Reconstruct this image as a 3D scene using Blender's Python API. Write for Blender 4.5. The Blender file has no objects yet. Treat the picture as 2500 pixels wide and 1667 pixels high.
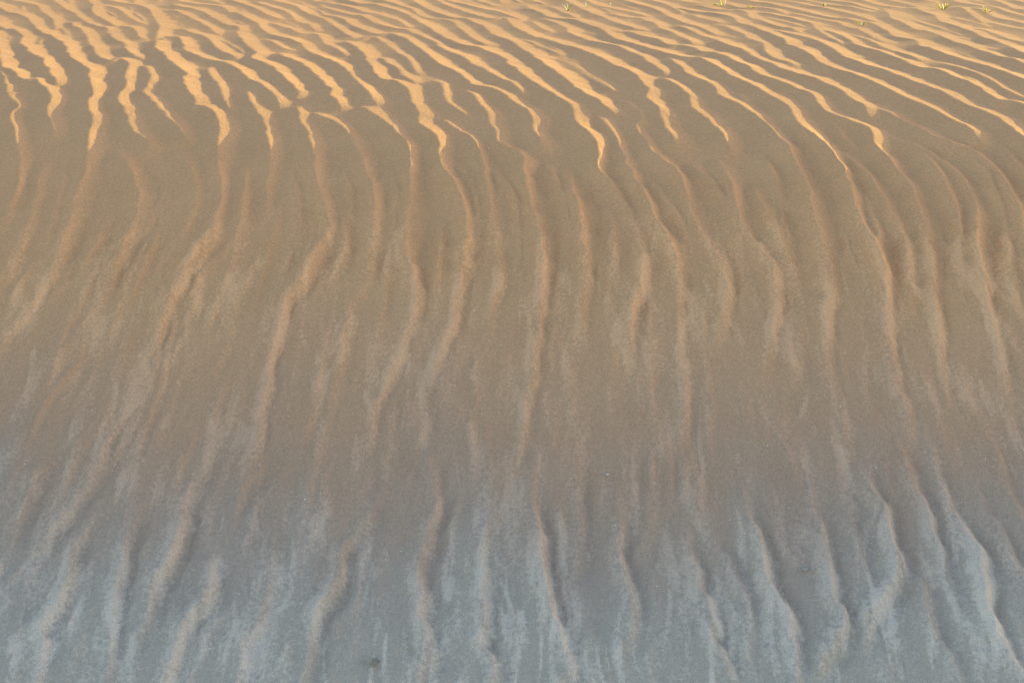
# ---------------------------------------------------------------- ripple survey
# Crest lines of the wind ripples as surveyed from the photograph.  Letters are
# survey sheets: sheet -> (x origin, y origin, scale) in 2500 px photo units.
SHEET = {'A': (0, 0, 3.92), 'B': (400, 0, 3.92), 'C': (800, 0, 3.92), 'D': (1200, 0, 3.92),
         'E': (1600, 0, 3.92), 'G': (2000, 0, 3.92), 'F': (0, 0, 0.9408),
         'L': (0, 1067, 1.8816), 'M': (1250, 1067, 1.8816), 'P': (0, 500, 1.8816), 'Q': (1250, 500, 1.8816)}
# plateau ripples: width of the sunny side in cm, then the crest
PLATEAU = """
3.2 A 65,840 90,910 150,985 170,1040 95,1110 95,1150 130,1220 150,1330 165,1420 190,1480
5.0 A -90,230 0,270 60,300 120,300 200,340 220,390 205,440 260,490 300,545 370,580 410,600 440,650 500,750 545,810 520,850
4.6 A -60,330 -10,480 10,560 25,640 30,680 90,700 150,730 210,785 290,800 345,785 400,840 460,900 495,960 460,1060 465,1120 500,1200 515,1270 515,1350
4.8 A -80,50 0,90 80,130 180,150 270,190 330,260 400,330 480,350 560,405 620,450 660,550 720,610 800,660 850,700 860,800 880,880 890,930 850,1000 850,1070 885,1150 880,1260 850,1350 830,1440 825,1560
3.8 A 60,0 140,20 240,35 370,70 390,110 460,160 500,190 520,240 525,300
3.0 A -60,190 0,205 70,205 130,200
4.4 A 690,220 710,265 780,300 840,380 870,450 910,490 930,540 1000,590 1090,605 1150,585 1180,600 1235,640 1210,720 1200,790 1210,850 1160,910 1135,960 1170,1040 1210,1130 1230,1210 1290,1290 1370,1360 1430,1430 1500,1470
4.0 A 500,0 590,70 650,110 720,140 780,200 850,240 950,270 1020,280 1040,330 1100,390 1200,440 1210,490 1240,530 1330,570 1400,590
3.8 A 1365,640 1430,700 1440,760 1410,840 1365,900 1420,950 1490,1010 1540,1070 1600,1140 1660,1190 1740,1280 1800,1360 1830,1400
4.4 A 800,-60 840,10 895,60 885,120 950,180 1040,230 1130,270
4.2 A 1160,255 1270,285 1320,340 1340,385 1440,400
5.0 A 1490,400 1500,450 1480,480 1540,520 1610,600 1660,640 1740,700 1800,750 1750,790 1790,880 1860,980 1880,1040 B 400,1055 450,1100 500,1170 520,1230 530,1300 520,1400 515,1560
4.2 A 900,-40 1020,5 1150,40 1300,60 1420,100 1450,140 1490,210 1530,280 1510,330 1485,400
3.6 A 1020,65 1100,90 1180,130 1240,180 1310,220 1400,245 1470,240
3.8 B 60,100 160,140 260,190 350,230 430,280 500,330 570,345
4.6 B 60,50 150,80 260,100 370,130 440,170 530,220 610,260 700,270 720,300 710,340 760,410 810,460 870,510 880,545 840,580 900,610 970,640 1050,680 1130,740 1200,810 1260,880 1280,920 1265,980
4.4 B 60,-10 160,25 300,50 420,60 560,80 620,130 700,140 760,180 850,220 900,240 920,270 960,310 1030,345 1130,375 1200,390 1290,430 1350,480 1380,510 1450,540 1530,575 1600,600 1680,640 1740,690 1810,760 1880,840 1940,900 1990,960 2040,1035
3.6 B 250,-40 350,0 450,15 560,50
4.6 B 600,0 690,30 780,60 850,90 920,120 970,150 1050,180 1130,195 1210,190
3.6 B 860,20 960,60 1060,90 1150,120 1220,160 1250,200 1330,235 1390,240 1430,290 1490,310
4.4 B 800,-40 930,0 1040,20 1180,50 1280,80 1330,120 1400,150 1500,185 1540,200 1580,230 1640,270 1710,320 1770,360 1830,385
4.8 B 1740,400 1760,430 1830,460 1890,510 1930,570 C 370,590 420,660 470,750 530,795 640,805 720,850 780,900 800,980 840,1060 880,1130 870,1180 885,1240 940,1290 1000,1340 1050,1385
3.8 B 1020,225 1120,265 1210,290 1310,335 1420,335 1490,360 1540,430 1620,465 1700,510 1755,548
3.0 B 950,375 1020,410 1090,450 1170,485 1260,500 1320,495
4.4 B 1060,520 1130,560 1220,590 1320,635 1400,690 1480,760 1540,830 1600,890 1600,950 1690,1030 1710,1085
2.6 B 1480,890 1570,930 1620,970
4.4 B 0,360 80,375 150,380 190,440 200,490 270,535 370,575 460,600 560,620 640,650 740,720 820,790 920,840 1000,890 1060,950 1100,1020 1110,1070
4.4 B 150,285 230,320 330,350 400,370 460,420 480,465 560,510 640,550 720,585 780,580
3.4 B 440,650 440,740 500,800 545,860 560,940 600,1030 640,1080 660,1130
3.8 B 790,865 820,940 830,1020 890,1090 930,1160 970,1240 1000,1370 1015,1460 1020,1560
3.4 B 1285,1030 1285,1100 1310,1200 1360,1290 1410,1390 1440,1470 1445,1560
3.0 B 1400,1095 1500,1140 1600,1170 1680,1220 1760,1300 1820,1390 1850,1450 1900,1560
2.4 B 140,765 60,860 70,920
3.4 C 280,400 430,370 520,410 600,470 680,530 760,580 810,640 830,690 880,730
3.8 C 450,560 500,570 590,630 670,680 730,750 790,790 880,815
4.6 C -100,150 0,165 130,190 230,260 350,310 480,345 600,345 700,375 770,400 840,460 920,520 1000,590 1090,655 1180,690 1260,735 1330,800 1400,850 1500,860 1590,880 1690,940 1780,1010 1860,1060 D 330,1070 390,1150 390,1250 440,1340 500,1420 560,1470
3.8 C 1300,865 1380,930 1450,1010 1520,1090 1540,1180 1590,1250 1620,1290 D 60,1380 140,1460 280,1560
4.2 C -100,75 0,95 120,130 220,160 330,170 420,220 540,265 640,290 740,300 840,340 930,380 1030,430 1090,490 1170,520 1280,560 1340,600 1400,650 1480,680 1560,730 1660,780 1770,830 1840,890 1880,940
4.2 C -100,20 0,40 120,60 240,90 340,130 480,150 600,190 690,220 740,260 800,280
5.0 C 20,-20 150,10 300,50 440,60 560,90 660,120 770,160 830,200 900,240 980,290 1060,350 1140,395 1230,440 1330,465 1440,480 1560,520 1650,560 1730,610 D 150,640 230,690 330,770 440,840 540,910 640,970 750,1040 800,1090 800,1190 850,1260 920,1330 980,1400 1010,1470 1030,1550
4.4 C 300,-40 450,0 600,40 700,70 800,100 840,130 900,170 1000,190 1100,195 1180,210 1230,250 1290,310 1360,370 1450,420 1540,460
5.0 C 700,-60 790,0 870,60 950,100 1080,150 1200,180 1310,190 1400,230 1480,260 1530,310 1570,350 1680,390 1790,440 1870,490 1960,550 D 400,570 500,640 600,700 660,750 740,810 800,870 900,930 1000,980 1080,1040 1150,1100 1190,1130
5.0 C 900,-50 1020,0 1100,50 1170,80 1260,110 1360,140 1450,170 1530,190 1600,200 1690,190 1740,240 1800,290 1890,330 1960,370 D 480,390 600,425 700,460 800,480 900,520 1000,560 1100,610 1180,660 1280,700 1390,760 1430,810 1470,860 1510,900 1480,960 1540,1020 1600,1070 1620,1150 1660,1240 1720,1340 1760,1460
4.2 C 1060,0 1200,30 1300,50 1400,80 1500,100 1620,120 1700,150 1800,190 1880,200
3.6 C 1010,780 1090,830 1110,900 1130,970 1190,1040 1270,1090 1350,1140 1420,1160
3.0 C 1090,1145 1150,1200 1220,1240 1310,1300 1390,1360 1430,1430 1450,1500 1465,1565
4.2 C 280,1040 350,1060 430,1110 510,1160 580,1230 650,1310 720,1370 770,1440 790,1520 790,1565
5.4 D 300,80 440,130 540,180 660,200 780,210 900,250 1010,280 1080,320 1110,350 1200,400 1290,430 1370,450 1470,480 1560,510 1680,545 1800,580 1880,590 E 390,590 440,600 540,660 640,710 720,760 800,800 900,840 990,890 1080,940 1160,980 1230,1020 1290,1080 1320,1150 1340,1210 1420,1290 1500,1370 1580,1430 1640,1480
3.6 D 370,205 440,260 520,300 600,325 670,330
4.8 D 450,190 560,220 660,260 730,290 740,330 830,370 920,410 1010,430 1120,450 1220,470 1320,520 1400,550 1460,590 1520,640 1600,690 1680,745
4.6 D 1580,765 1660,790 1760,850 1850,910 1900,970 E 320,1000 380,1080 460,1140 520,1210 590,1280 650,1360 700,1440 740,1530
3.0 D 820,310 920,320 1040,345 1110,350
3.8 D 540,70 630,110 720,150 800,180 860,180
5.0 D 460,-40 600,-5 700,20 790,70 870,110 960,150 1050,180 1140,220 1230,250 1330,280 1420,300 1530,310
5.0 D 1100,290 1200,320 1320,325 1400,355 1510,385 1600,410 1680,450 1740,460 1830,460 1960,490 E 450,520 570,530 620,550 700,580 790,630 870,660 930,710 1010,750 1100,780 1190,810 1280,850 1370,890 1470,920 1530,970 1560,1030 1600,1090 1680,1130 1780,1170 G 300,1200 400,1240 470,1280 500,1350 520,1440 560,1500 640,1570
4.0 D 680,-40 780,0 900,20 1020,70 1130,90 1220,110 1340,130 1440,160 1530,175
4.8 D 1060,140 1180,160 1300,185 1420,190 1490,220 1560,240 1610,290 1690,320 1780,360 1860,400 1960,450
5.0 D 1050,-30 1180,0 1290,30 1400,60 1530,90 1620,130 1680,170 E 180,200 280,240 390,275 490,310 560,340 600,360
5.4 D 1740,260 1840,290 1960,340 E 470,370 540,390 620,430 720,470 810,490 880,530 950,570 1030,610 1120,640 1190,680 1270,710 1360,740 1450,760 1550,800 1640,840 1750,890 1840,970 1920,1015 G 430,1060 460,1110 500,1170
4.0 G 500,1040 560,1060 660,1110 760,1170 870,1230 980,1290 1080,1350 1190,1400 1300,1440 1420,1490 1520,1550
4.6 D 1320,-50 1450,0 1560,30 1670,60 1780,110 1830,150
4.6 D 1680,570 1760,630 1830,680 1870,740 1960,790 E 470,820 560,870 590,910 590,940 680,980 780,1030 880,1090 960,1150 1020,1200 1100,1280 1170,1370 1240,1460 1300,1540 1330,1600
2.4 E 700,910 790,920 860,970 930,1010
3.4 D 1200,960 1280,990 1370,1050 1420,1090 1440,1150 1400,1210 1380,1230 1410,1290 1470,1360 1510,1430 1540,1500 1600,1560
3.0 D 970,1120 1050,1150 1100,1210 1150,1290 1210,1390 1240,1470 1270,1560
3.0 D 1710,930 1800,950 1880,990 1920,1050
4.0 E 20,-40 160,0 300,35 430,50 560,50
5.6 E 140,85 270,105 400,130 520,140 640,160 740,190 790,240 880,260 980,300 1080,340 1170,380 1240,420 1250,450 1320,470 1420,520 1490,560 1550,610 1640,660 1740,700 1850,730 1960,770 G 570,850 700,910 830,980 950,1030 1060,1080 1170,1140 1280,1200 1390,1260 1460,1320 1530,1390 1560,1430
4.0 E 250,140 340,150 430,190 540,215 640,240 710,245
4.8 E 300,50 430,70 560,100 680,110 760,110 860,130 900,190 1000,210 1100,250 1200,280 1290,290 1370,320 1430,320
4.4 E 560,250 650,270 750,310 840,340 870,380 960,410 1030,440 1050,500 1090,550 1170,590 1280,620 1370,650
3.0 E 640,345 760,370 870,385
4.4 E 570,40 700,60 820,90 920,90 1020,90 1150,110 1250,150 1330,160
5.0 E 620,-30 740,0 860,20 980,40 1080,50 1200,80 1320,100 1440,130 1560,160 1700,190 1830,200 1960,230 G 470,235 560,270 660,330 720,370 830,390 930,410 970,470 1050,480 1110,510 1220,550 1350,590 1470,620 1590,660 1700,700 1810,740 1960,800 2100,860
4.6 E 920,130 1050,140 1180,170 1290,190 1400,220 1480,240 1530,290 1600,340 1680,390 1770,430 1850,450
3.6 E 1040,170 1150,200 1270,230 1370,260 1470,280
5.4 E 1100,300 1190,320 1300,350 1400,370 1500,400 1600,450 1680,490 1760,540 1800,580 1900,610 G 450,660 570,690 680,730 790,770 910,820 1030,860 1150,910 1270,970 1400,1040 1530,1090 1650,1140 1760,1210 1870,1310 1960,1400 2050,1480
4.4 E 1220,130 1340,150 1480,180 1620,210 1750,240 G 220,260 320,290 420,320 500,370 560,420
4.6 E 900,-30 1040,0 1180,20 1330,40 1480,70 1620,90 1750,120 1870,150 G 430,190 520,220 600,240
4.2 E 1130,-30 1280,0 1450,20 1600,50 1750,70 1870,80 G 420,110 560,130
4.2 E 1340,-30 1480,0 1620,15 1760,30 1880,50 G 450,90 580,110
5.4 G 0,300 110,330 220,370 310,430 420,480 540,510 640,550 760,590 860,640 970,680 1080,690 1180,720 1280,770 1390,810 1500,860 1600,920 1680,980 1740,1000 1830,1000 1960,1040 2080,1100
4.4 G 270,340 370,370 490,410 560,450 660,490 790,530 930,580 970,600
4.4 G 320,270 420,320 520,360 600,430
5.4 G 560,110 650,140 690,200 800,240 910,300 1010,310 1120,340 1190,380 1280,420 1390,450 1500,490 1620,530 1730,570 1850,590 1960,640 2100,700
5.4 G 820,80 930,100 1010,140 1110,170 1150,220 1250,250 1370,290 1480,330 1560,380 1660,410 1780,450 1880,510 1960,540 2100,600
3.0 G 960,185 1080,210 1150,220
3.4 G 1250,165 1370,200 1480,220 1570,250 1640,270
4.6 G 1260,75 1370,100 1440,150 1520,200 1580,240
4.6 G 1420,85 1540,110 1610,150 1720,190 1840,210 1960,240 2100,280
4.6 G 1560,60 1690,90 1800,130 1960,170 2100,210
3.8 G 1560,215 1670,235 1800,270 1960,300 2100,340
4.0 G 1400,270 1500,290 1600,310 1700,345 1810,390 1960,420 2100,460
4.6 G 1540,-20 1660,10 1760,50 1860,100 1960,110 2100,150
3.4 G 1270,350 1380,380 1490,395
3.0 G 1520,445 1650,480 1800,490
3.8 G 1080,600 1200,640 1330,670 1450,710 1560,750 1640,790 1720,840 1830,900 1960,960 2060,1010
3.4 G 1350,735 1450,780 1560,820 1650,840
4.6 G 700,-30 850,0 1000,20 1150,30
4.6 G 1080,-40 1220,0 1350,40 1480,60 1600,80
4.2 G 300,0 450,30 560,60 700,80 830,90
3.6 G 500,-20 640,10 780,40 900,55
4.4 G 1700,-30 1830,10 1960,40 2100,80
3.0 G 70,1140 130,1210 190,1280 250,1380 330,1460 420,1490
3.2 G 600,1310 740,1380 880,1420 960,1460 1050,1520 1120,1570
"""
# crests running down the shaded face
FACE = """
2.6 F 205,370 190,420 165,490 145,560 110,640 60,720 20,770 -20,830
2.2 F 50,360 48,400 30,470 0,540
2.4 F 265,340 310,420 318,480 290,560 250,640 215,700
2.8 F 500,370 508,450 490,530 450,590 420,640 390,710 350,790 320,860 290,930 230,1050 180,1140 140,1180
2.0 F 621,380 612,440 615,490 600,530
3.2 F 723,374 730,440 745,500 760,540 725,590 690,650 655,700 635,760 620,830 605,900 585,990 560,1100 540,1180
3.0 F 832,374 852,440 862,500 850,600 835,660 812,690
2.4 F 742,730 738,800 730,870 722,940 712,1020
2.8 F 945,374 942,450 936,540 934,610 958,670 950,730 925,800 890,870 862,930 848,1000 830,1090
3.0 F 1005,332 1015,390 1045,440 1065,500 1068,560 1062,620 1050,690 1040,740 1010,790 990,850 970,930 975,1000
2.6 F 1104,376 1120,440 1130,520 1140,600 1135,680 1120,740 1110,800
3.2 F 1196,374 1205,440 1225,500 1245,570 1243,650 1235,720 1225,800 1215,880 1205,950 1195,1010 1170,1080 1150,1140
2.8 F 1290,385 1310,440 1330,520 1340,580 1338,650 1335,720 1330,780
3.2 F 1376,372 1376,410 1410,450 1450,510 1465,570 1475,630 1465,680 1445,740 1440,800 1435,850
3.2 F 1434,374 1450,420 1480,470 1500,520 1540,580 1550,650 1555,740 1560,830 1570,900 1560,980 1550,1060
3.2 F 1513,374 1560,420 1580,480 1600,530 1640,600 1660,650 1665,700 1650,760 1625,810
3.2 F 1640,370 1675,430 1690,500 1730,570 1765,620 1778,680 1770,760 1745,885
2.6 F 1740,350 1780,430 1800,490
3.4 F 1824,384 1850,440 1870,530 1890,600 1900,680 1895,750 1890,820 1900,860 1915,930
3.6 F 1899,355 1935,410 1965,500 1990,560 2015,620 2035,690 2035,770 2040,840 2060,900 2085,990 2090,1060
3.4 F 2035,377 2090,450 2115,520 2130,600 2145,700 2150,790 2165,870 2170,960
3.4 F 2150,377 2210,430 2240,500 2240,580 2250,650 2265,720 2290,800 2310,900 2325,980
3.4 F 2246,372 2300,430 2335,500 2352,560 2372,640 2400,760
2.0 F 1190,500 1240,560 1245,600
2.0 F 790,470 795,530 785,590 760,650
1.8 F 910,470 905,540 900,600 885,660 880,720
1.8 F 1500,840 1492,900 1500,960 1510,1030
1.8 F 1350,920 1340,990 1325,1060 1320,1130
1.8 F 1790,920 1800,1000 1810,1070 1815,1120
1.8 F 1965,780 1985,850 2000,900
1.8 F 530,860 500,930 480,980 470,1050
1.8 F 575,850 555,920 540,1000
3.0 F 1580,380 1640,440 1682,500 1702,560 1706,620
3.0 F 1720,430 1765,520 1800,600 1815,680
3.2 F 1925,350 1990,420 2042,500 2072,580 2088,660 2095,740
3.2 F 2095,340 2160,420 2195,520 2205,620 2212,700
3.2 F 2200,340 2265,420 2300,520 2318,620 2330,720
3.2 F 2290,330 2352,420 2420,540
2.8 F 1480,400 1525,470 1560,520 1600,590
2.8 F 1975,440 2010,540 2030,640
2.6 F 1120,380 1168,440 1190,500 1196,580
2.6 F 1245,380 1285,440 1302,500 1306,580
2.4 F 1050,380 1088,440 1097,510 1096,590
2.4 F 560,380 562,450 552,520 535,580
2.4 F 665,390 682,450 690,520 680,580
2.4 F 790,390 802,450 796,520 780,590
2.4 F 405,345 442,400 450,460 425,540 395,610
2.2 F 100,370 90,430 75,500 40,570
2.2 F 150,380 142,430 122,500 95,570
2.6 F 900,385 908,450 905,520 898,590
2.6 F 1385,470 1405,540 1412,620 1408,700
2.6 F 1625,650 1620,720 1612,800
2.6 F 1845,700 1842,780 1850,860
2.6 F 1965,820 1985,900 2010,980
2.6 F 2120,780 2125,860 2140,940
"""
FOOT = """
4.0 L 220,100 160,200 110,320 60,450 10,600
4.0 L 570,20 460,150 370,270 280,380 200,480 130,560
5.0 L 450,330 370,470 320,580 300,700 210,850 180,950 170,1129 160,1250
4.6 L 640,290 590,420 570,560 530,700 500,830 500,950 480,1129 470,1250
4.0 L 970,20 900,200 850,330 810,500 740,640 690,780 640,900 560,960
3.4 L 1190,10 1150,170 1100,310 1060,420
4.6 L 980,520 965,650 910,780 840,890 820,980 770,1080 740,1129 700,1250
4.6 L 1270,640 1210,780 1160,880 1120,960 1090,1129 1060,1250
5.0 L 1730,280 1640,430 1570,560 1520,700 1440,850 1430,950 1415,1030 1370,1129 1330,1250
3.4 L 1640,750 1560,880 1500,960
4.0 L 1480,470 1460,600 1430,720 1410,800
3.0 L 1700,100 1640,270 1590,380 1500,480
5.0 L 2010,60 1975,130 1985,280 1955,450 1920,650 1930,850 1950,950 1960,1030 1910,1129 1890,1250
5.0 L 2290,330 2240,430 2210,560 2215,700 2210,850 2200,950 2240,1050 2250,1129 2260,1250
3.0 L 2090,270 2060,400 2000,480
3.6 M 320,30 295,130 290,250 300,400 285,600 300,700
5.0 M 100,200 95,350 120,470 135,600 160,720 185,880 220,990 250,1060 210,1129 190,1250
4.6 M 490,280 490,400 480,560 520,680 545,830 535,920 490,1000
3.2 M 650,330 615,420 590,500 530,580
5.0 M 800,380 800,500 840,620 880,760 900,880 930,970 975,1080 1000,1129 1040,1250
5.4 M 1030,220 1065,330 1110,450 1140,560 1175,680 1235,800 1270,920 1290,1020 1300,1129 1310,1250
3.4 M 1235,0 1270,120 1290,230
5.0 M 1360,280 1390,380 1420,470 1455,600 1470,700 1505,800 1510,900 1460,970 1400,1060 1360,1129
4.6 M 1580,120 1640,220 1690,330 1730,440 1765,540 1760,640 1700,740 1630,830 1590,920 1570,1010
3.2 M 1500,100 1510,230 1550,360 1590,480 1605,600 1625,700
4.6 M 1760,20 1800,130 1845,220 1895,350 1940,480 1985,620 2040,750 2070,850
5.4 M 1910,100 1970,220 2020,350 2080,430 2140,550 2160,700 2190,850 2240,960 2290,1060 2330,1129 2400,1250
4.6 M 1820,600 1870,700 1900,820 1940,940 2000,1050 2050,1129 2110,1250
3.8 M 2120,180 2170,320 2230,450 2290,560 2340,650 2420,800
3.8 M 2220,50 2240,200 2290,320 2352,420 2420,520
3.0 M 640,640 680,800 740,950 760,1050
3.4 M 930,400 970,530 1030,660 1080,800 1090,1000
2.6 M 1170,270 1200,400 1250,520 1320,580
3.0 M 570,960 610,1040 640,1129 660,1250
2.6 M 300,800 340,860 420,960 440,1050
3.0 M 1700,980 1730,1060 1740,1129
3.0 L 300,1000 250,1080 200,1129
3.0 L 1620,960 1580,1050 1570,1129
"""
# tongues of pale coarse grains that slid down the face (width in cm, middle line)
STREAK = """
3.2 F 268,470 240,560 212,640 178,705
1.6 F 250,560 215,630
2.4 F 388,470 377,550 362,615
2.4 F 792,485 787,560 772,620 748,675
2.0 F 912,470 906,560 892,640 880,725
4.0 F 1165,470 1160,545
1.6 F 700,730 690,760 705,800
1.8 F 735,710 742,800
3.0 F 78,790 70,890
3.2 F 195,815 168,880 142,930
2.6 F 270,880 258,970
2.0 F 1197,680 1194,755
2.8 F 1172,865 1160,945
3.0 F 1512,940 1500,1045
2.2 F 1608,635 1642,695
2.6 F 1527,630 1520,700 1527,775
2.8 F 1992,785 1984,865
1.8 F 2060,755 2100,720 2112,760
1.8 F 2208,680 2245,745
1.8 F 2008,680 2016,775
2.2 F 1300,770 1306,840
2.4 F 988,820 970,900 976,1010
1.8 F 532,855 492,940 468,1030
1.8 F 577,835 542,930 518,1010
1.8 F 2243,865 2262,915
2.8 F 1862,890 1838,970
2.6 F 1258,850 1250,930 1268,1005
2.0 F 1700,900 1690,960
1.6 F 1395,880 1405,960
1.8 F 1640,760 1620,830
1.6 F 640,1090 610,1150
1.8 F 830,1000 820,1090
1.6 F 1095,600 1085,690
1.4 F 560,620 535,690
1.4 F 490,660 470,740
1.6 F 330,640 320,720
1.6 F 420,850 400,920
1.6 F 110,640 95,720
2.0 F 1930,600 1945,680
1.6 F 1830,640 1850,720
1.6 F 1440,600 1436,690
1.6 F 1050,820 1040,900
1.4 F 865,780 850,860
1.8 F 2150,930 2160,1010
2.2 F 2290,1000 2285,1090
2.0 F 2190,1010 2215,1080
2.2 F 1940,1020 1945,1100
2.0 F 1690,1030 1700,1100
2.0 F 1465,1150 1460,1240
2.0 F 1330,960 1325,1050
9.0 L 420,560 360,700 300,850 240,1000
8.0 L 700,470 630,600 600,720
9.0 L 1500,540 1580,620 1480,730
7.0 L 1790,530 1700,650
7.0 L 1010,540 950,700
6.0 L 840,540 780,640
6.0 L 470,850 460,1000
4.0 L 80,900 40,1020
4.0 L 640,760 590,850
4.0 L 1300,1000 1250,1129
4.0 L 2080,640 2060,760
5.0 M 200,330 240,470 250,620
4.0 M 380,420 350,560
4.0 M 700,430 720,560 760,700
4.0 M 930,620 980,760 1060,900
4.0 M 1200,420 1260,540 1330,600
3.6 M 1540,740 1560,860
5.0 M 1770,760 1740,900 1790,1000
5.0 M 1960,160 2000,300
4.6 M 1900,560 1960,700
5.0 M 2200,330 2260,460
4.0 M 2130,230 2180,420
4.0 M 640,980 690,1080
4.0 M 30,780 60,980
"""
import bpy, math, random
import numpy as np
from mathutils import Vector, Matrix

rng = np.random.default_rng(7)
random.seed(7)
SC = bpy.context.scene
COL = SC.collection

# ---------------------------------------------------------------- parameters
FPX = 3472.0                       # focal length in photo pixels (50 mm on 36 mm)
PITCH = math.radians(18.07)
SUN_EL, SUN_AZ = math.radians(9.0), math.radians(57.0)
SUN_STRENGTH, SKY_STRENGTH, EXPOSURE = 1.78, 0.15, 2.06

# ---------------------------------------------------------------- dune profile
_YK = np.array([-5, 0.2, 0.9, 1.8, 3.9, 4.46, 4.86, 5.16, 5.46, 5.9, 6.5, 8.5, 14, 40, 4000.])
_SK = np.array([0, 0.0, .34, .54, .54, .50, .41, .29, .175, .085, .042, .03, .012, 0, 0.])
_yt = np.concatenate([np.arange(-5, 40, .004), np.array([40, 4000.])])
_st = np.interp(_yt, _YK, _SK)
_k = np.hanning(121); _k /= _k.sum()
_st[:-2] = np.convolve(np.pad(_st[:-2], 60, mode='edge'), _k, 'valid')
_zt = np.concatenate([[0], np.cumsum((_st[1:] + _st[:-1]) * .5 * np.diff(_yt))])
_zt += -0.68 - np.interp(8.5, _yt, _zt)


def base(y):
    return np.interp(y, _yt, _zt)


_ys = np.concatenate([np.arange(1.2, 14, .004), np.arange(14, 60, .1)])
_zs = base(_ys)
_vs = []
for _y, _z in zip(_ys, _zs):
    d = _y * math.cos(PITCH) - _z * math.sin(PITCH)
    h = _y * math.sin(PITCH) + _z * math.cos(PITCH)
    _vs.append((833.5 - FPX * h / d, d))
_vs = np.array(_vs)
_o = np.argsort(_vs[:, 0])


def ground(u, v):
    """photo pixel -> point of the dune surface it shows"""
    y = np.interp(v, _vs[_o, 0], _ys[_o])
    d = y * math.cos(PITCH) - base(y) * math.sin(PITCH)
    return (u - 1250.0) / FPX * d, y


# ---------------------------------------------------------------- noise helpers
def lattice(X, Y, sx, sy, seed):
    r = np.random.default_rng(seed)
    a = X / sx; b = Y / sy
    a = a - a.min() + 1; b = b - b.min() + 1
    g = r.random((int(a.max()) + 3, int(b.max()) + 3)).astype(np.float32)
    i = a.astype(np.int32); j = b.astype(np.int32)
    fa = (a - i); fb = (b - j)
    fa = fa * fa * (3 - 2 * fa); fb = fb * fb * (3 - 2 * fb)
    return (g[i, j] * (1 - fa) + g[i + 1, j] * fa) * (1 - fb) + (g[i, j + 1] * (1 - fa) + g[i + 1, j + 1] * fa) * fb


def fbm(X, Y, sx, sy, seed, oct=3):
    t = 0; w = 1.0; s = 0
    for k in range(oct):
        t = t + w * lattice(X + .37 * k * sx, Y + .71 * k * sy, sx / 2 ** k, sy / 2 ** k, seed + k); s += w; w *= .5
    return t / s


def sstep(a, b, x):
    t = np.clip((x - a) / (b - a), 0, 1)
    return t * t * (3 - 2 * t)


# ---------------------------------------------------------------- height field
DX, DY = 0.005, 0.006
gx = np.arange(-4.2, 4.2 + DX / 2, DX).astype(np.float64)
gy = np.arange(2.0, 10.6 + DY / 2, DY).astype(np.float64)
NX, NY = len(gx), len(gy)
GX, GY = np.meshgrid(gx, gy)                       # [iy, ix]
H = np.zeros((NY, NX), np.float32)
PALE = np.zeros((NY, NX), np.float32)
NEAR = np.full((NY, NX), 9.0, np.float32)
GRV = np.zeros((NY, NX), np.float32)
face = sstep(5.3, 4.3, GY).astype(np.float32)      # 0 on the plateau, 1 on the steep face


def parse(txt):
    for ln in txt.strip().splitlines():
        tok = ln.split(); w = float(tok[0]); sh = None; pts = []
        for t in tok[1:]:
            if t in SHEET: sh = SHEET[t]
            else:
                a, b = t.split(',')
                pts.append((sh[0] + float(a) / sh[2], sh[1] + float(b) / sh[2]))
        yield w, pts


def smooth_line(pts, step=.015):
    P = pts if isinstance(pts, np.ndarray) else np.array([ground(u, v) for u, v in pts])
    Q = np.vstack([2 * P[0] - P[1], P, 2 * P[-1] - P[-2]])
    out = []
    for i in range(1, len(Q) - 2):
        n = max(2, int(np.linalg.norm(Q[i + 1] - Q[i]) / step))
        for t in np.linspace(0, 1, n, endpoint=False):
            out.append(.5 * (2 * Q[i] + (Q[i + 1] - Q[i - 1]) * t + (2 * Q[i - 1] - 5 * Q[i] + 4 * Q[i + 1] - Q[i + 2]) * t * t
                             + (3 * Q[i] - Q[i - 1] - 3 * Q[i + 1] + Q[i + 2]) * t ** 3))
    out.append(P[-1])
    return np.array(out)


def noise1(s, scale, seed):
    r = np.random.default_rng(seed).random(int(s.max() / scale) + 4)
    a = s / scale; i = a.astype(int); f = a - i; f = f * f * (3 - 2 * f)
    return r[i] * (1 - f) + r[i + 1] * f


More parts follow.
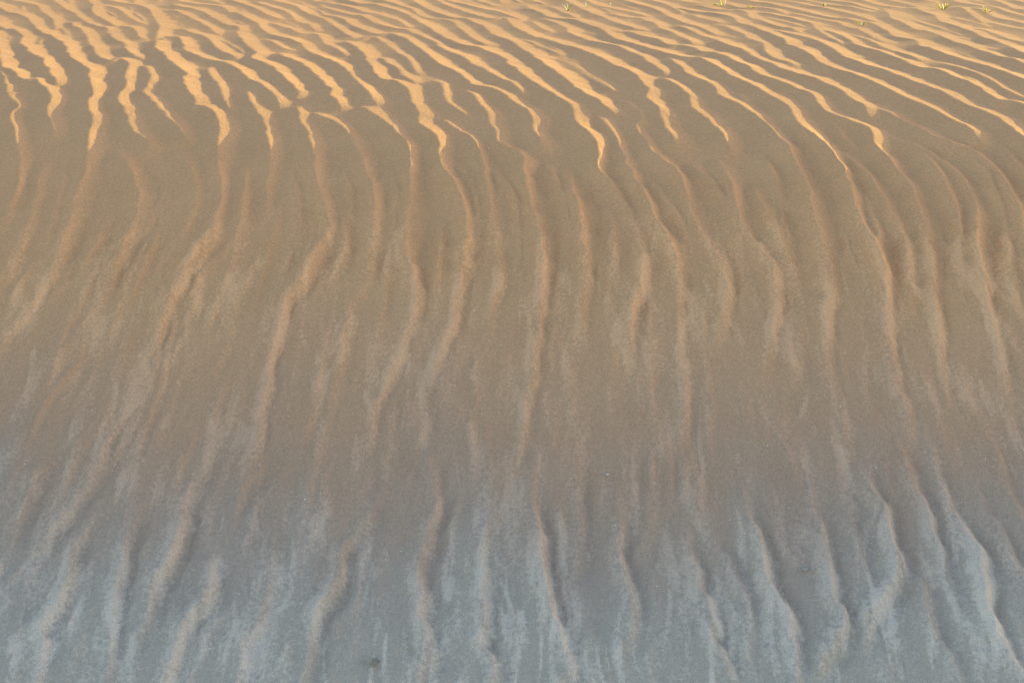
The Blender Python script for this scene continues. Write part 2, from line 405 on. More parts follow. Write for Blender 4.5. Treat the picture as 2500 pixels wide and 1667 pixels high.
def ridge(pts, w, hk, lk, left, taper, seed, pale=0.0, pw=.04, taper0=None, taper1=None, lpow=1.6, groove=0.0, jk=1.0, gd=None):
    C = smooth_line(pts)
    s = np.concatenate([[0], np.cumsum(np.linalg.norm(np.diff(C, axis=0), axis=1))])
    tg = np.gradient(C, axis=0); tg /= np.linalg.norm(tg, axis=1)[:, None] + 1e-9
    jit = jk * (1 + .4 * sstep(4.8, 4.3, C[:, 1])) * .010 * (noise1(s, .05, seed + 7) - .5) + jk * (1 + .4 * sstep(4.8, 4.3, C[:, 1])) * .005 * (noise1(s, .022, seed + 9) - .5)
    C = C + np.stack([-tg[:, 1], tg[:, 0]], 1) * jit[:, None]
    tot = s[-1]
    if not np.isscalar(w):
        cp = np.array([ground(u_, v_) for u_, v_ in pts]); cs = np.concatenate([[0], np.cumsum(np.linalg.norm(np.diff(cp, axis=0), axis=1))])
        w = np.interp(s, cs * tot / cs[-1], w)
    wl = w * (0.82 + .36 * noise1(s, .07, seed)) * lk * (1 + .40 * sstep(5.6, 7.2, C[:, 1])) * (1 - .58 * sstep(4.75, 4.25, C[:, 1]))                       # lee width along the line
    hl = w * hk * (1 - .40 * sstep(5.6, 7.6, C[:, 1])) * (0.85 + .30 * noise1(s, .16, seed + 1))
    tp = np.clip(s / (taper0 or taper), 0, 1) * np.clip((tot - s) / (taper1 or taper), 0, 1)
    hl = hl * (.12 + .88 * np.sqrt(tp)) * (1 - .15 * sstep(4.3, 3.6, C[:, 1])) * (1 + (1.7 * sstep(5.35, 4.9, C[:, 1]) * sstep(4.0, 4.6, C[:, 1]) + -.15 * sstep(4.6, 4.2, C[:, 1]) * sstep(3.2, 3.6, C[:, 1])) * (1 - .45 * sstep(-.2, -.8, C[:, 0]))) * (1 + sstep(5.0, 4.5, C[:, 1]) * 0.7 * (noise1(s, .22, seed + 21) - .5))
    R = max(left, wl.max(), .08 if groove else 0) + .01
    x0, x1 = np.searchsorted(gx, [C[:, 0].min() - R, C[:, 0].max() + R])
    y0, y1 = np.searchsorted(gy, [C[:, 1].min() - R, C[:, 1].max() + R])
    if x1 <= x0 or y1 <= y0: return
    D = np.full((y1 - y0, x1 - x0), 9.0, np.float32); S = np.zeros_like(D); T = np.zeros_like(D)
    for i in range(len(C) - 1):
        a, b = C[i], C[i + 1]
        i0, i1 = np.searchsorted(gx, [min(a[0], b[0]) - R, max(a[0], b[0]) + R])
        j0, j1 = np.searchsorted(gy, [min(a[1], b[1]) - R, max(a[1], b[1]) + R])
        if i1 <= i0 or j1 <= j0: continue
        px = gx[None, i0:i1] - a[0]; py = gy[j0:j1, None] - a[1]
        e = b - a; L2 = e @ e + 1e-12
        t = np.clip((px * e[0] + py * e[1]) / L2, 0, 1)
        qx = px - t * e[0]; qy = py - t * e[1]
        d = np.sqrt(qx * qx + qy * qy)
        # lines run away from the far end towards the viewer: their left hand is the sunny side
        sg = np.where(e[0] * py - e[1] * px > 0, 1.0, -1.0)
        v = (slice(j0 - y0, j1 - y0), slice(i0 - x0, i1 - x0))
        m = d < D[v]
        D[v] = np.where(m, d, D[v]); S[v] = np.where(m, sg, S[v]); T[v] = np.where(m, i + t, T[v])
    W = np.interp(T, np.arange(len(C)), wl); A = np.interp(T, np.arange(len(C)), hl)
    pr = np.clip(1 - D / W, 0, 1)
    pr = pr ** np.interp(T, np.arange(len(C)), 1.12 + .75 * sstep(5.15, 4.8, C[:, 1]) - .80 * sstep(4.7, 4.35, C[:, 1]))                                                         # concave flanks meet in a crisp crest
    pl = np.clip(1 - D / left, 0, 1) ** np.interp(T, np.arange(len(C)), lpow + .8 * sstep(5.1, 4.7, C[:, 1]))
    hh = (A * np.where(S > 0, pr, pl)).astype(np.float32)
    v = (slice(y0, y1), slice(x0, x1))
    H[v] = np.maximum(H[v], hh)
    NEAR[v] = np.minimum(NEAR[v], D)
    if groove:
        gv = groove * np.where(S > 0, np.exp(-((D - (.034 if gd is None else W)) / (.017 if gd is None else gd)) ** 2), 0) * np.interp(T, np.arange(len(C)), np.sqrt(tp) * (1 if gd is None else sstep(5.1, 4.5, C[:, 1])))
        GRV[v] = np.maximum(GRV[v], gv)
    if pale:
        b = np.where(S > 0, sstep(.055, .012, D), sstep(pw * 1.5, pw * .3, D)) * np.interp(T, np.arange(len(C)), np.sqrt(tp))
        PALE[v] = np.maximum(PALE[v], pale * b)


k = 0
PL = [(w, p) for w, p in parse(PLATEAU)]
FA = [(w, p) for w, p in parse(FACE)]
joined = set()
def carry_on(pts):
    # ripples do not stop where the photograph does: run them on past its sides
    for end in (0, -1):
        a, b = (pts[0], pts[1]) if end == 0 else (pts[-1], pts[-2])
        du, dv = a[0] - b[0], a[1] - b[1]; L_ = math.hypot(du, dv)
        if (a[0] > 2440 and du > 0) or (a[0] < 40 and du < 0):
            new = [(a[0] + du / L_ * k_, a[1] + dv / L_ * k_ * (1 + (.0012 * k_ if end else -.0004 * k_))) for k_ in (130, 280, 450)]
            new = [p for p in new if p[1] > -95]
            pts = new[::-1] + pts if end == 0 else pts + new
    return pts


for w, pts in PL:
    pts = carry_on(pts)
    e = pts[-1]; best = None
    if e[1] > 325:
        for i, (w2, p2) in enumerate(FA):
            d = math.hypot(p2[0][0] - e[0], p2[0][1] - e[1])
            if i not in joined and d < 32 and (best is None or d < best[0]): best = (d, i)
    if best:
        joined.add(best[1]); w2, p2 = FA[best[1]]
        pts = pts[:-1] + [((e[0] + p2[0][0]) / 2, (e[1] + p2[0][1]) / 2)] + p2[1:]
        n1 = len(pts) - len(p2) + 1
        wv = [w] * (n1 - 2) + [w * .7 + w2 * .3, w * .35 + w2 * .65] + [w2 * 1.25] * (len(p2) - 1)
        ridge(pts, np.array(wv[:len(pts)]) * .01, .37, 1.75, .12, .10, 100 + k, pale=.95, pw=.026, taper1=.22, groove=.006, gd=.011)
    else:
        ridge(pts, w * .01, .345, 1.65, .12, .10, 100 + k)
    k += 3
for i, (w, pts) in enumerate(FA):
    if i not in joined:
        ridge(pts, w * .014, .32, 1.8, .11, .22, 1000 + k, pale=.95, pw=.026, groove=.006, gd=.011)
    k += 3
for w, pts in parse(FOOT):
    ridge(pts, w * .01, .66, 1.2, .085, .30, 2000 + k, pale=1.0, pw=.04, groove=.015, jk=1.3); k += 3

# finer ridgelets between the surveyed ones: short branches on the flat, grain-flow ridges on the face
rr = random.Random(23)
for i in range(170):
    y = 6.9 + 2.1 * rr.random() ** .9; x = rr.uniform(-.40, .40) * y
    L_ = rr.uniform(.25, .7); a_ = .28 - .05 * x + rr.uniform(-.14, .14); pts = []
    for t in range(5):
        pts.append((x + a_ * L_ * t / 4 + rr.uniform(-.014, .014), y - L_ * t / 4))
    ridge(np.array(pts), rr.uniform(.022, .036), .24, 1.4, .07, .14, 5000 + 3 * i)
for i in range(460):
    u = rr.uniform(-40, 2390); v = rr.uniform(440, 1120); n_ = rr.uniform(70, 240); pts = []
    for t in range(5):
        pts.append(((u + rr.uniform(-4, 4)) / .9408, v / .9408)); u += (u - 1230) / (v + 1700) * n_ / 4 + rr.uniform(-3, 3); v += n_ / 4
    ridge(pts, rr.uniform(.011, .024), .36, 1.2, .045, .14, 6000 + 3 * i, pale=rr.uniform(.4, .95), pw=.018, jk=1.2)
for i in range(260):
    u = rr.uniform(-40, 2390); v = rr.uniform(1090, 1620); n_ = rr.uniform(80, 260); pts = []
    for t in range(5):
        pts.append(((u + rr.uniform(-7, 7)) / .9408, v / .9408)); u += (u - 1230) / (v + 1700) * n_ / 4 + rr.uniform(-8, 8); v += n_ / 4
    ridge(pts, rr.uniform(.012, .026), .46, 1.2, .05, .16, 7000 + 3 * i, pale=rr.uniform(.4, .95), pw=.022, jk=1.8)

# ripples of the same kind where the photograph does not reach
wx = GX + .16 * (fbm(GX, GY, .55, .8, 31) - .5) + .05 * (lattice(GX, GY, .12, .2, 35) - .5)
sdir = (wx * math.cos(.29) + GY * math.sin(.29)) / .135
ph = sdir - np.floor(sdir)
saw = np.where(ph < .42, 1 - ph / .42, (ph - .42) / .58)
fill = saw * (.011 + .010 * sstep(.36, .40, np.abs(GX) / GY)) * (1 - .6 * sstep(7.6, 8.2, GY)) * (1 - .55 * face) * (.4 + 1.0 * lattice(GX, GY, .25, .4, 41) * (1 - .6 * sstep(.36, .40, np.abs(GX) / GY)))
wf = sstep(.085, .15, NEAR)
H = H * (1 - 0 * wf) + fill.astype(np.float32) * wf


def blur(a, sx, sy):
    for ax, s in ((1, sx), (0, sy)):
        r = max(1, int(3 * s)); kx = np.exp(-.5 * (np.arange(-r, r + 1) / s) ** 2); kx /= kx.sum()
        p = np.pad(a, [(r, r) if i == ax else (0, 0) for i in (0, 1)], mode='edge')
        out = np.zeros_like(a)
        for i, q in enumerate(kx):
            out += q * (p[:, i:i + a.shape[1]] if ax == 1 else p[i:i + a.shape[0], :])
        a = out
    return a


H = blur((H - GRV).astype(np.float32), .8, .7)
low = sstep(3.7, 2.9, GY)                                                    # lower part of the face
# slumped grains: streaks that run down the face
st1 = fbm(GX + .25 * (fbm(GX, GY, .5, .7, 77) - .5), GY, .045, .42, 51, 3)
st2 = fbm(GX, GY, .016, .12, 61, 2)
clump = fbm(GX, GY, .02, .03, 71, 3)
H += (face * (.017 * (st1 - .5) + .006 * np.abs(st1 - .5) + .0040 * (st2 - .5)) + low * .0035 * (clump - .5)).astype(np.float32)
H += (.010 * (fbm(GX, GY, .35, .5, 81) - .5)).astype(np.float32)
STK = np.zeros_like(H)


def tongue(pts, w, seed):
    C = smooth_line(pts, .02)
    s = np.concatenate([[0], np.cumsum(np.linalg.norm(np.diff(C, axis=0), axis=1))]); f = s / s[-1]
    hw = w * .5 * np.clip(np.minimum(f / .35, (1 - f) / .12), 0, 1) ** .6 * (.75 + .5 * noise1(s, .05, seed)) + .002
    R = w + .02
    for c, h_, in zip(C, hw):
        i0, i1 = np.searchsorted(gx, [c[0] - R, c[0] + R]); j0, j1 = np.searchsorted(gy, [c[1] - R, c[1] + R])
        if i1 <= i0 or j1 <= j0: continue
        d = np.sqrt((gx[None, i0:i1] - c[0]) ** 2 + ((gy[j0:j1, None] - c[1]) * .8) ** 2)
        v = (slice(j0, j1), slice(i0, i1))
        STK[v] = np.maximum(STK[v], sstep(h_ * 1.35, h_ * .25, d))


k = 0
for w, pts in parse(STREAK):
    tongue(pts, w * .01, 3000 + k); k += 1
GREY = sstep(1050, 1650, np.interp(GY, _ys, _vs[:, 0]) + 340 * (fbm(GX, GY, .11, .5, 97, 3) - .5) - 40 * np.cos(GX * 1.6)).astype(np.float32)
LOWM = sstep(4.6, 3.15, GY + .25 * (fbm(GX, GY, .25, .5, 98) - .5)).astype(np.float32)  # dulls the sand colour down the face, where the sky glow falls off
wisp = sstep(.50, .80, fbm(GX + .10 * (lattice(GX, GY, .2, .3, 192) - .5), GY, .03, .30, 191, 3)) * face
wisp2 = sstep(.46, .78, fbm(GX + .07 * (lattice(GX, GY, .15, .2, 292) - .5), GY, .014, .20, 291, 2)) * sstep(.05, .7, GREY)
PALE = np.maximum.reduce([wisp2 * .62, PALE * (.78 + .22 * GREY), STK * (.66 + .1 * GREY), wisp * (.55 + .2 * GREY)])
feather = fbm(GX + .06 * (lattice(GX, GY, .08, .1, 392) - .5), GY, .024, .13, 391, 3)
PALE = np.clip(PALE * (.15 + 1.6 * feather), 0, 1) * sstep(4.95, 4.35, GY)
fine = fbm(GX, GY, .012, .016, 171, 2)
crust = sstep(.35, .75, PALE + .5 * (fine - .5))
H += (crust * (.0012 + (.2 + .8 * GREY) * .0095 * (fine - .4))).astype(np.float32)
PALE = PALE.astype(np.float32)

# window edges run out to plain sand
fade = sstep(gx[0], gx[0] + .5, GX) * sstep(gx[-1], gx[-1] - .5, GX) * sstep(gy[-1], gy[-1] - .6, GY) * sstep(gy[0], gy[0] + .2, GY)
H *= fade; PALE *= fade

# ---------------------------------------------------------------- one sheet to the horizon


def tail(a, start, far, n):
    r = (far / start) ** (1 / n)
    return a + np.cumsum(start * (r ** np.arange(1, n + 1)) * (far / np.sum(start * r ** np.arange(1, n + 1))))


ext = tail(0, .01, 2500, 60)
xs = np.concatenate([gx[0] - ext[::-1], gx, gx[-1] + ext])
ys = np.concatenate([gy[0] - ext[::-1], gy, gy[-1] + ext])
VX, VY = np.meshgrid(xs, ys)
HZ = np.zeros_like(VX); PA = np.zeros_like(VX); LO = np.zeros_like(VX); GR = np.zeros_like(VX)
n = len(ext)
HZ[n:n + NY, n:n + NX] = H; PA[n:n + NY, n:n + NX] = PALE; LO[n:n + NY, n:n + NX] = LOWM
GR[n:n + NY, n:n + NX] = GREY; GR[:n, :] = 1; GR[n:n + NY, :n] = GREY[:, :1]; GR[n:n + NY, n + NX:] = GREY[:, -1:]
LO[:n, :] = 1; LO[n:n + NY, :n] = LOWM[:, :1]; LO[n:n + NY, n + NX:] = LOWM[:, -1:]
VZ = base(VY) + HZ
my, mx = VX.shape
co = np.stack([VX, VY, VZ], -1).astype(np.float32).reshape(-1)
idx = np.arange(my * mx).reshape(my, mx)
q = np.stack([idx[:-1, :-1], idx[:-1, 1:], idx[1:, 1:], idx[1:, :-1]], -1).reshape(-1).astype(np.int32)
me = bpy.data.meshes.new('sand_dune')
me.vertices.add(my * mx); me.vertices.foreach_set('co', co)
nf = len(q) // 4
me.loops.add(nf * 4); me.loops.foreach_set('vertex_index', q)
me.polygons.add(nf); me.polygons.foreach_set('loop_start', np.arange(0, nf * 4, 4, dtype=np.int32))
me.update(calc_edges=True)
me.shade_smooth()
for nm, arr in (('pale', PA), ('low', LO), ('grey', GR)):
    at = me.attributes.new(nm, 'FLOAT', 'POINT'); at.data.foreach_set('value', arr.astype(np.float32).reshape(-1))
dune = bpy.data.objects.new('sand_dune', me); COL.objects.link(dune)
dune['kind'] = 'structure'


def surface_z(x, y):
    i = int(np.clip(round((x - gx[0]) / DX), 0, NX - 1)); j = int(np.clip(round((y - gy[0]) / DY), 0, NY - 1))
    return float(base(y) + H[j, i])


def hit(u, v):
    """point of the finished rippled surface seen at photo pixel (u, v)"""
    x, y = ground(u, v)
    for _ in range(4):
        z = surface_z(x, y) - float(base(y))
        # step along the view ray up to the ripple height
        zz = float(base(y)) + z
        k = zz / (float(base(y)))
        x2, y2 = ground(u, v); zb = float(base(y2)); t = (zb + z) / zb
        x, y = x2 * t, y2 * t
    return Vector((x, y, surface_z(x, y)))


# ---------------------------------------------------------------- materials
class NT:
    def __init__(s, name):
        s.m = bpy.data.materials.new(name); s.m.use_nodes = True; s.t = s.m.node_tree
        s.b = s.t.nodes['Principled BSDF']

    def n(s, kind, **kw):
        nd = s.t.nodes.new(kind)
        for k_, v_ in kw.items():
            if k_.startswith('i_'):
                nd.inputs[k_[2:].replace('_', ' ')].default_value = v_
            else: setattr(nd, k_, v_)
        return nd

    def l(s, a, b): s.t.links.new(a, b)


def sand_material():
    s = NT('dune_sand'); b = s.b
    tc = s.n('ShaderNodeTexCoord')
    grain = s.n('ShaderNodeTexNoise', i_Scale=330.0, i_Detail=2.0, i_Roughness=.6); s.l(tc.outputs['Object'], grain.inputs['Vector'])
    grain2 = s.n('ShaderNodeTexNoise', i_Scale=95.0, i_Detail=2.0, i_Roughness=.6); s.l(tc.outputs['Object'], grain2.inputs['Vector'])
    cloud = s.n('ShaderNodeTexNoise', i_Scale=5.0, i_Detail=4.0, i_Roughness=.55); s.l(tc.outputs['Object'], cloud.inputs['Vector'])
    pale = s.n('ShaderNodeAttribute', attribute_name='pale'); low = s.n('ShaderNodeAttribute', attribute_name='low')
    # tawny sand of the crest, painted darker on the face for its dimmer light, grey coarse sand gathered at its foot, pale grain tongues
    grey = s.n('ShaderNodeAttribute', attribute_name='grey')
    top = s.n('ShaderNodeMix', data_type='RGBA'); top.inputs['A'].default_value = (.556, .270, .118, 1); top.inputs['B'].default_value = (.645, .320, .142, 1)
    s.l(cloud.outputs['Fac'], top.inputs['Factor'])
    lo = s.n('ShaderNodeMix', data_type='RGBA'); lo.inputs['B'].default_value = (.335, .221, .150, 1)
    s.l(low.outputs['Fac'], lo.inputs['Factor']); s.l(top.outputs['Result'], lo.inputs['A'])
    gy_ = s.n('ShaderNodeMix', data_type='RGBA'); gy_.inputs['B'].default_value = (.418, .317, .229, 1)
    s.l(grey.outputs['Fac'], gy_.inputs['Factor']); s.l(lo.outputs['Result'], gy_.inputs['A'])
    pmul = s.n('ShaderNodeMix', data_type='RGBA'); pmul.clamp_result = False
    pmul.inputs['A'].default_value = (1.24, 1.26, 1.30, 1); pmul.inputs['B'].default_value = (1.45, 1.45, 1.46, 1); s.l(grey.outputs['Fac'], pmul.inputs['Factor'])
    pcol = s.n('ShaderNodeVectorMath', operation='MULTIPLY'); s.l(pmul.outputs['Result'], pcol.inputs[1]); s.l(gy_.outputs['Result'], pcol.inputs[0])
    # ragged edges: grains scattered past the rim of each tongue
    rag = s.n('ShaderNodeTexNoise', i_Scale=95.0, i_Detail=5.0, i_Roughness=.7); s.l(tc.outputs['Object'], rag.inputs['Vector'])
    ra = s.n('ShaderNodeMath', operation='MULTIPLY_ADD'); ra.inputs[1].default_value = 1.8; ra.inputs[2].default_value = -.9
    s.l(rag.outputs['Fac'], ra.inputs[0])
    rs = s.n('ShaderNodeMath', operation='ADD'); s.l(pale.outputs['Fac'], rs.inputs[0]); s.l(ra.outputs[0], rs.inputs[1])
    rm = s.n('ShaderNodeMapRange', clamp=True); rm.interpolation_type = 'SMOOTHSTEP'
    rm.inputs['From Min'].default_value = .22; rm.inputs['From Max'].default_value = .78; s.l(rs.outputs[0], rm.inputs['Value'])
    pk = s.n('ShaderNodeMath', operation='MULTIPLY'); s.l(rm.outputs[0], pk.inputs[0])
    pm = s.n('ShaderNodeMath', operation='MULTIPLY_ADD'); pm.inputs[1].default_value = .9; pm.inputs[2].default_value = .1; s.l(pale.outputs['Fac'], pm.inputs[0]); s.l(pm.outputs[0], pk.inputs[1])
    pa = s.n('ShaderNodeMix', data_type='RGBA'); s.l(pcol.outputs[0], pa.inputs['B'])
    s.l(pk.outputs[0], pa.inputs['Factor']); s.l(gy_.outputs['Result'], pa.inputs['A'])
    # single grains, light and dark
    gr = s.n('ShaderNodeMapRange', clamp=True); gr.inputs['From Min'].default_value = .25; gr.inputs['From Max'].default_value = .75
    gr.inputs['To Min'].default_value = .73; gr.inputs['To Max'].default_value = 1.27
    s.l(grain.outputs['Fac'], gr.inputs['Value'])
    g2 = s.n('ShaderNodeMapRange', clamp=True); g2.inputs['From Min'].default_value = .25; g2.inputs['From Max'].default_value = .75
    g2.inputs['To Min'].default_value = .92; g2.inputs['To Max'].default_value = 1.08
    s.l(grain2.outputs['Fac'], g2.inputs['Value'])
    mm = s.n('ShaderNodeMath', operation='MULTIPLY'); s.l(gr.outputs[0], mm.inputs[0]); s.l(g2.outputs[0], mm.inputs[1])
    sc = s.n('ShaderNodeVectorMath', operation='SCALE'); s.l(pa.outputs['Result'], sc.inputs[0]); s.l(mm.outputs[0], sc.inputs['Scale'])
    # a scatter of quartz grains that read as tiny bright specks
    vo = s.n('ShaderNodeTexVoronoi', feature='F1'); vo.inputs['Scale'].default_value = 60.0; s.l(tc.outputs['Object'], vo.inputs['Vector'])
    lt = s.n('ShaderNodeMath', operation='LESS_THAN'); lt.inputs[1].default_value = .085; s.l(vo.outputs['Distance'], lt.inputs[0])
    sep = s.n('ShaderNodeSeparateColor'); s.l(vo.outputs['Color'], sep.inputs[0])
    gt = s.n('ShaderNodeMath', operation='GREATER_THAN'); gt.inputs[1].default_value = .93; s.l(sep.outputs[0], gt.inputs[0])
    mq = s.n('ShaderNodeMath', operation='MULTIPLY'); s.l(lt.outputs[0], mq.inputs[0]); s.l(gt.outputs[0], mq.inputs[1])
    fin = s.n('ShaderNodeMix', data_type='RGBA'); fin.inputs['B'].default_value = (.82, .78, .68, 1)
    s.l(mq.outputs[0], fin.inputs['Factor']); s.l(sc.outputs[0], fin.inputs['A'])
    s.l(fin.outputs['Result'], b.inputs['Base Color'])
    b.inputs['Roughness'].default_value = 1.0; b.inputs['Specular IOR Level'].default_value = .05
    b1 = s.n('ShaderNodeBump'); b1.inputs['Strength'].default_value = .3; b1.inputs['Distance'].default_value = .0022
    s.l(grain.outputs['Fac'], b1.inputs['Height'])
    b2 = s.n('ShaderNodeBump'); b2.inputs['Strength'].default_value = .5; b2.inputs['Distance'].default_value = .004
    s.l(grain2.outputs['Fac'], b2.inputs['Height']); s.l(b1.outputs['Normal'], b2.inputs['Normal'])
    s.l(b2.outputs['Normal'], b.inputs['Normal'])
    return s.m


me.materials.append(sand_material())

# ---------------------------------------------------------------- grass seedlings and litter
def plain(name, c1, c2, rough=.6, trans=0.0, scale=120.0):
    s = NT(name); b = s.b
    tc = s.n('ShaderNodeTexCoord'); nz = s.n('ShaderNodeTexNoise', i_Scale=scale, i_Detail=3.0)
    s.l(tc.outputs['Object'], nz.inputs['Vector'])
    mx_ = s.n('ShaderNodeMix', data_type='RGBA'); mx_.inputs['A'].default_value = (*c1, 1); mx_.inputs['B'].default_value = (*c2, 1)
    s.l(nz.outputs['Fac'], mx_.inputs['Factor']); s.l(mx_.outputs['Result'], b.inputs['Base Color'])
    b.inputs['Roughness'].default_value = rough
    if trans:
        tr = s.n('ShaderNodeBsdfTranslucent'); s.l(mx_.outputs['Result'], tr.inputs['Color'])
        ms = s.n('ShaderNodeMixShader'); ms.inputs[0].default_value = trans
        s.l(b.outputs[0], ms.inputs[1]); s.l(tr.outputs[0], ms.inputs[2])
        s.l(ms.outputs[0], s.t.nodes['Material Output'].inputs['Surface'])
    return s.m


M = {'green': plain('leaf_green', (.30, .30, .02), (.48, .42, .03), .5, .35),
     'yellow': plain('leaf_yellow', (.66, .50, .02), (.78, .58, .04), .5, .35),
     'straw': plain('dry_straw', (.66, .54, .30), (.80, .70, .46), .7, .15),
     'red': plain('red_sheath', (.45, .16, .03), (.55, .26, .05), .6),
     'litter': plain('dead_leaf', (.22, .16, .10), (.52, .44, .33), .9, 0, 60.0),
     'chip': plain('shell_chip', (.62, .58, .50), (.80, .76, .68), .6)}


def blade_mesh(base_, tip, width, sag=0.15, seed=0):
    """tapered, keeled, slightly arching grass blade between two local points"""
    r = random.Random(seed); me_ = bpy.data.meshes.new('blade'); vv = []; ff = []; N = 7
    b0, t0 = Vector(base_), Vector(tip); ax = (t0 - b0); L_ = ax.length
    side = ax.cross(Vector((.25, -1, .3))).normalized(); up = side.cross(ax).normalized()
    arch = Vector((0, 0, 1)) * L_ * sag + side * L_ * r.uniform(-.06, .06)
    for i in range(N):
        t = i / (N - 1); p = b0 + ax * t + arch * (4 * t * (1 - t))
        w_ = width * .5 * (0.75 + 1.0 * t - 1.65 * t * t); w_ = max(w_, width * .06)
        vv += [p - side * w_, p + up * w_ * .45, p + side * w_, p - up * w_ * .12]
    for i in range(N - 1):
        for k_ in range(4):
            a_ = i * 4 + k_; b_ = i * 4 + (k_ + 1) % 4
            ff.append((a_, b_, b_ + 4, a_ + 4))
    ff += [(3, 2, 1, 0), (4 * N - 4, 4 * N - 3, 4 * N - 2, 4 * N - 1)]
    me_.from_pydata([tuple(v) for v in vv], [], ff); me_.shade_smooth()
    return me_


def thing(name, u, v, label, cat, group=None):
    o = bpy.data.objects.new(name, None); COL.objects.link(o); o.empty_display_size = .02
    o.location = hit(u, v); o['label'] = label; o['category'] = cat
    if group: o['group'] = group
    return o


def tuft(name, u, v, label, cat, blades, group=None):
    """blades: (part, material, base du, base dv, tip du, tip dv, width px, depth m, sag)"""
    root = thing(name, u, v, label, cat, group)
    y = root.location.y; px = (y * math.cos(PITCH) - root.location.z * math.sin(PITCH)) / FPX
    for i, (part, mat, bu, bv, tu, tv, wd, dep, sag) in enumerate(blades):
        p0 = Vector((bu * px, 0, -bv * px - .006)); p1 = Vector((tu * px, dep, -tv * px))
        ob = bpy.data.objects.new(part, blade_mesh(p0, p1, wd * px, sag, i + int(u)))
        ob.data.name = part; ob.data.materials.append(M[mat]); COL.objects.link(ob); ob.parent = root
    return root


GRP = 'grass seedlings on the ripple crests'
tuft('grass_seedling', 1387, 26, 'forked yellow green shoot with a reddish base, leftmost seedling along the top of the dune', 'grass', [
    ('blade', 'straw', -1, 0, -15, -15, 3.4, .00, .04), ('blade', 'yellow', 0, 0, -4, -19, 2.2, .01, .05),
    ('blade', 'green', 2, 0, 6, -13, 4.2, .00, .05), ('blade', 'green', 4, -9, 14, -19, 1.6, .0, .05),
    ('sheath', 'red', 0, 0, -1, -8, 3.0, -.004, .0)], GRP)
tuft('grass_seedling', 1432, 18, 'thin pale upright sprout with a tiny green leaf, just right of the forked shoot', 'grass', [
    ('stalk', 'straw', -1, 0, -3, -15, 2.4, .0, .03), ('blade', 'green', 0, -1, 3, -9, 2.0, .01, .05),
    ('blade', 'yellow', 5, 0, 9, -6, 2.4, .0, .08), ('blade', 'straw', -2, -1, -13, -2, 1.6, .0, .05)], GRP)
tuft('dry_twig', 1490, 14, 'dry cream stem bent into an L shape lying on the sand beside the sprouts', 'twig', [
    ('stalk', 'straw', 0, 0, 0, -8, 1.8, .0, .02), ('stalk', 'straw', 0, -1.5, 12, -1, 1.8, .0, .03)])
tuft('grass_seedling', 1762, 15, 'tallest seedling with a bare pale stalk rising out of the top edge', 'grass', [
    ('blade', 'yellow', -1, 0, -3, -24, 3.0, .01, .03), ('blade', 'yellow', 0, 0, 4, -20, 3.0, .0, .05),
    ('stalk', 'straw', 6, 0, 7, -28, 2.2, .0, .01), ('blade', 'yellow', -10, -1, -19, -8, 2.8, .0, .1),
    ('blade', 'green', -3, 0, -22, -3, 2.6, .02, .08), ('blade', 'straw', -4, -1, -14, -7, 2.2, .0, .12),
    ('blade', 'green', 0, 0, -8, -6, 3.0, -.02, .1)], GRP)
tuft('grass_seedling', 1832, 21, 'tiny low rosette of yellow green leaves right of the tall stalk', 'grass', [
    ('blade', 'yellow', 0, 0, 1, -8, 2.6, .0, .05), ('blade', 'green', -1, 0, -8, -3, 2.2, .0, .15),
    ('blade', 'yellow', 1, 0, 6, -4, 2.2, .0, .15), ('blade', 'green', 1, 0, 10, 1, 2.0, -.02, .2)], GRP)
tuft('grass_seedling', 2012, 16, 'stubby upright green sprout with one loose leaf on its right', 'grass', [
    ('blade', 'green', -1, 0, 0, -11, 4.6, .0, .02), ('blade', 'yellow', 1, 0, 0, -9, 3.0, -.006, .02),
    ('blade', 'straw', 2, 0, 6, -8, 1.4, .0, .05), ('blade', 'green', 12, 2, 17, -1, 2.6, .0, .12)], GRP)
tuft('grass_seedling', 2106, 61, 'low curled seedling nearest the camera with one leaf lying out to the left', 'grass', [
    ('blade', 'green', 0, 0, 6, -7, 3.4, .0, .12), ('blade', 'straw', -2, -1, -4, -9, 2.6, .0, .04),
    ('blade', 'yellow', -1, 0, -22, -8, 3.0, .03, .04), ('blade', 'yellow', 1, 0, 8, -4, 2.6, .0, .18)], GRP)
tuft('grass_seedling', 2305, 23, 'bushiest clump of bright yellow leaves with a long drooping blade', 'grass', [
    ('blade', 'yellow', -2, -1, -22, -17, 3.0, .0, .03), ('blade', 'yellow', -10, -3, -13, -14, 3.0, .0, .03),
    ('blade', 'green', -1, 0, -6, -16, 3.4, .01, .04), ('blade', 'yellow', 0, 0, 2, -15, 4.0, .0, .04),
    ('blade', 'yellow', 1, 0, 8, -19, 3.0, .0, .04), ('blade', 'green', 1, -1, 27, -6, 2.2, .01, .22),
    ('blade', 'yellow', -3, 0, -20, -9, 2.6, -.02, .08), ('blade', 'green', 0, 0, 5, -10, 3.4, -.01, .08),
    ('blade', 'yellow', -8, -2, -18, -13, 2.4, .02, .05)], GRP)
tuft('grass_seedling', 2406, 29, 'neat V of yellow blades with fine leaves spreading low, far right seedling', 'grass', [
    ('blade', 'yellow', 0, 0, -7, -15, 3.2, .0, .04), ('blade', 'yellow', 1, 0, 12, -16, 3.0, .0, .04),
    ('blade', 'green', 0, 0, 3, -11, 3.4, .01, .03), ('blade', 'green', -1, 0, -20, -8, 1.4, .0, .12),
    ('blade', 'green', 4, 1, 20, -4, 1.8, .0, .16), ('blade', 'yellow', 0, 0, -14, -3, 1.6, -.01, .1)], GRP)


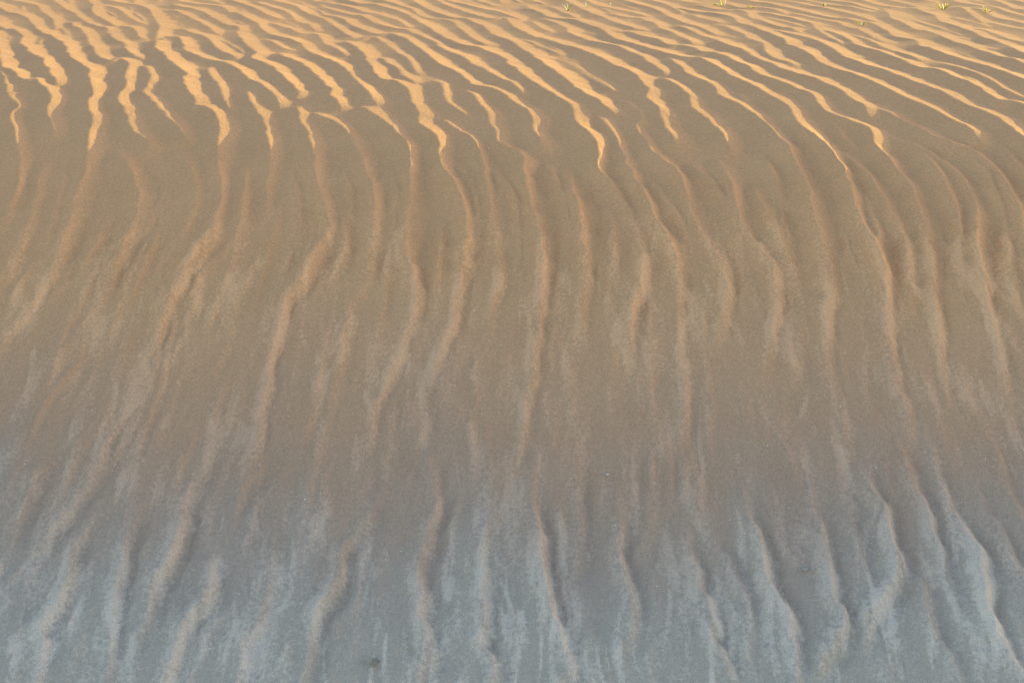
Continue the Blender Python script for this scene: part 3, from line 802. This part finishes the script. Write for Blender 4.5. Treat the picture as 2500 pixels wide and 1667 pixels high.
def leaf_scrap(name, u, v, label, cat, mat, size, flat, seed, rot=0.0, tilt=0.0):
    """a curled scrap: bent, lobed sheet with thickness"""
    r = random.Random(seed); me_ = bpy.data.meshes.new(name); vv = []; ff = []
    n1, n2 = 9, 6
    for top in (0, 1):
        for i in range(n1):
            for j in range(n2):
                a_ = i / (n1 - 1) * 2 - 1; b_ = (j / (n2 - 1) * 2 - 1) * (1 - a_ * a_ * .75) ** .5
                z_ = flat * (.9 * b_ * b_ + .5 * a_ * a_ + .25 * math.sin(5 * a_ + seed)) + r.uniform(-.03, .03)
                vv.append((a_ * size * .5, b_ * size * .3, size * (z_ + .05 - .10 * (1 - top))))
    K = n1 * n2; I = lambda i, j, t: t * K + i * n2 + j
    for i in range(n1 - 1):
        for j in range(n2 - 1):
            ff.append((I(i, j, 1), I(i + 1, j, 1), I(i + 1, j + 1, 1), I(i, j + 1, 1)))
            ff.append((I(i, j, 0), I(i, j + 1, 0), I(i + 1, j + 1, 0), I(i + 1, j, 0)))
    rim = [(i, 0) for i in range(n1)] + [(n1 - 1, j) for j in range(1, n2)] + [(i, n2 - 1) for i in range(n1 - 2, -1, -1)] + [(0, j) for j in range(n2 - 2, 0, -1)]
    for a_, b_ in zip(rim, rim[1:] + rim[:1]):
        ff.append((I(*a_, 0), I(*b_, 0), I(*b_, 1), I(*a_, 1)))
    me_.from_pydata(vv, [], ff); me_.shade_smooth(); me_.materials.append(M[mat])
    o = bpy.data.objects.new(name, me_); COL.objects.link(o)
    o.location = hit(u, v); o.location.z += .002
    # lie on the slope
    nrm = Vector((0, -float(np.interp(o.location.y, _yt, _st)), 1)).normalized()
    o.rotation_euler = (nrm.to_track_quat('Z', 'Y').to_matrix() @ Matrix.Rotation(rot, 3, 'Z') @ Matrix.Rotation(tilt, 3, 'Y')).to_euler()
    if label: o['label'] = label; o['category'] = cat
    return o


leaf_scrap('dead_leaf', 909, 1624, 'dark curled dead leaf half buried at the foot of the dune face', 'leaf', 'litter', .030, .45, 3, .9, .6)
leaf_scrap('dry_leaf', 1965, 1389, 'small grey dry leaf scrap between two ridges on the right of the face', 'leaf', 'litter', .018, .12, 5, .4)
leaf_scrap('shell_chip', 1484, 1156, 'tiny white chip lying alone in the middle of the shaded face', 'chip', 'chip', .008, .2, 8, .1)
leaf_scrap('shell_chip', 745, 1213, 'tiny white fleck on smooth brown sand left of the middle', 'chip', 'chip', .006, .2, 9, .6)

# ---------------------------------------------------------------- camera, sky, sun
cam = bpy.data.cameras.new('camera'); co_ = bpy.data.objects.new('camera', cam); COL.objects.link(co_)
cam.sensor_width = 36; cam.lens = 36 * FPX / 2500; cam.clip_start = .05; cam.clip_end = 10000
co_.location = (0, 0, 0); co_.rotation_euler = (math.pi / 2 - PITCH, 0, 0)
SC.camera = co_
W = bpy.data.worlds.new('World'); SC.world = W; W.use_nodes = True
bg = W.node_tree.nodes['Background']
sky = W.node_tree.nodes.new('ShaderNodeTexSky'); sky.sky_type = 'NISHITA'; sky.sun_disc = False
sky.air_density = .8; sky.dust_density = .75; sky.ozone_density = 1.15
sky.sun_elevation = SUN_EL; sky.sun_rotation = SUN_AZ
W.node_tree.links.new(sky.outputs[0], bg.inputs['Color']); bg.inputs['Strength'].default_value = SKY_STRENGTH
sun = bpy.data.lights.new('sun', 'SUN'); so = bpy.data.objects.new('sun', sun); COL.objects.link(so)
sun.energy = SUN_STRENGTH; sun.angle = math.radians(.5); sun.color = (1, .99, .41)
sd = Vector((math.cos(SUN_EL) * math.sin(SUN_AZ), math.cos(SUN_EL) * math.cos(SUN_AZ), math.sin(SUN_EL)))
so.rotation_euler = sd.to_track_quat('Z', 'Y').to_euler(); so.location = sd * 20
vs = SC.view_settings; vs.view_transform = 'Standard'; vs.look = 'None'; vs.exposure = EXPOSURE; vs.gamma = 1; vs.use_curve_mapping = False
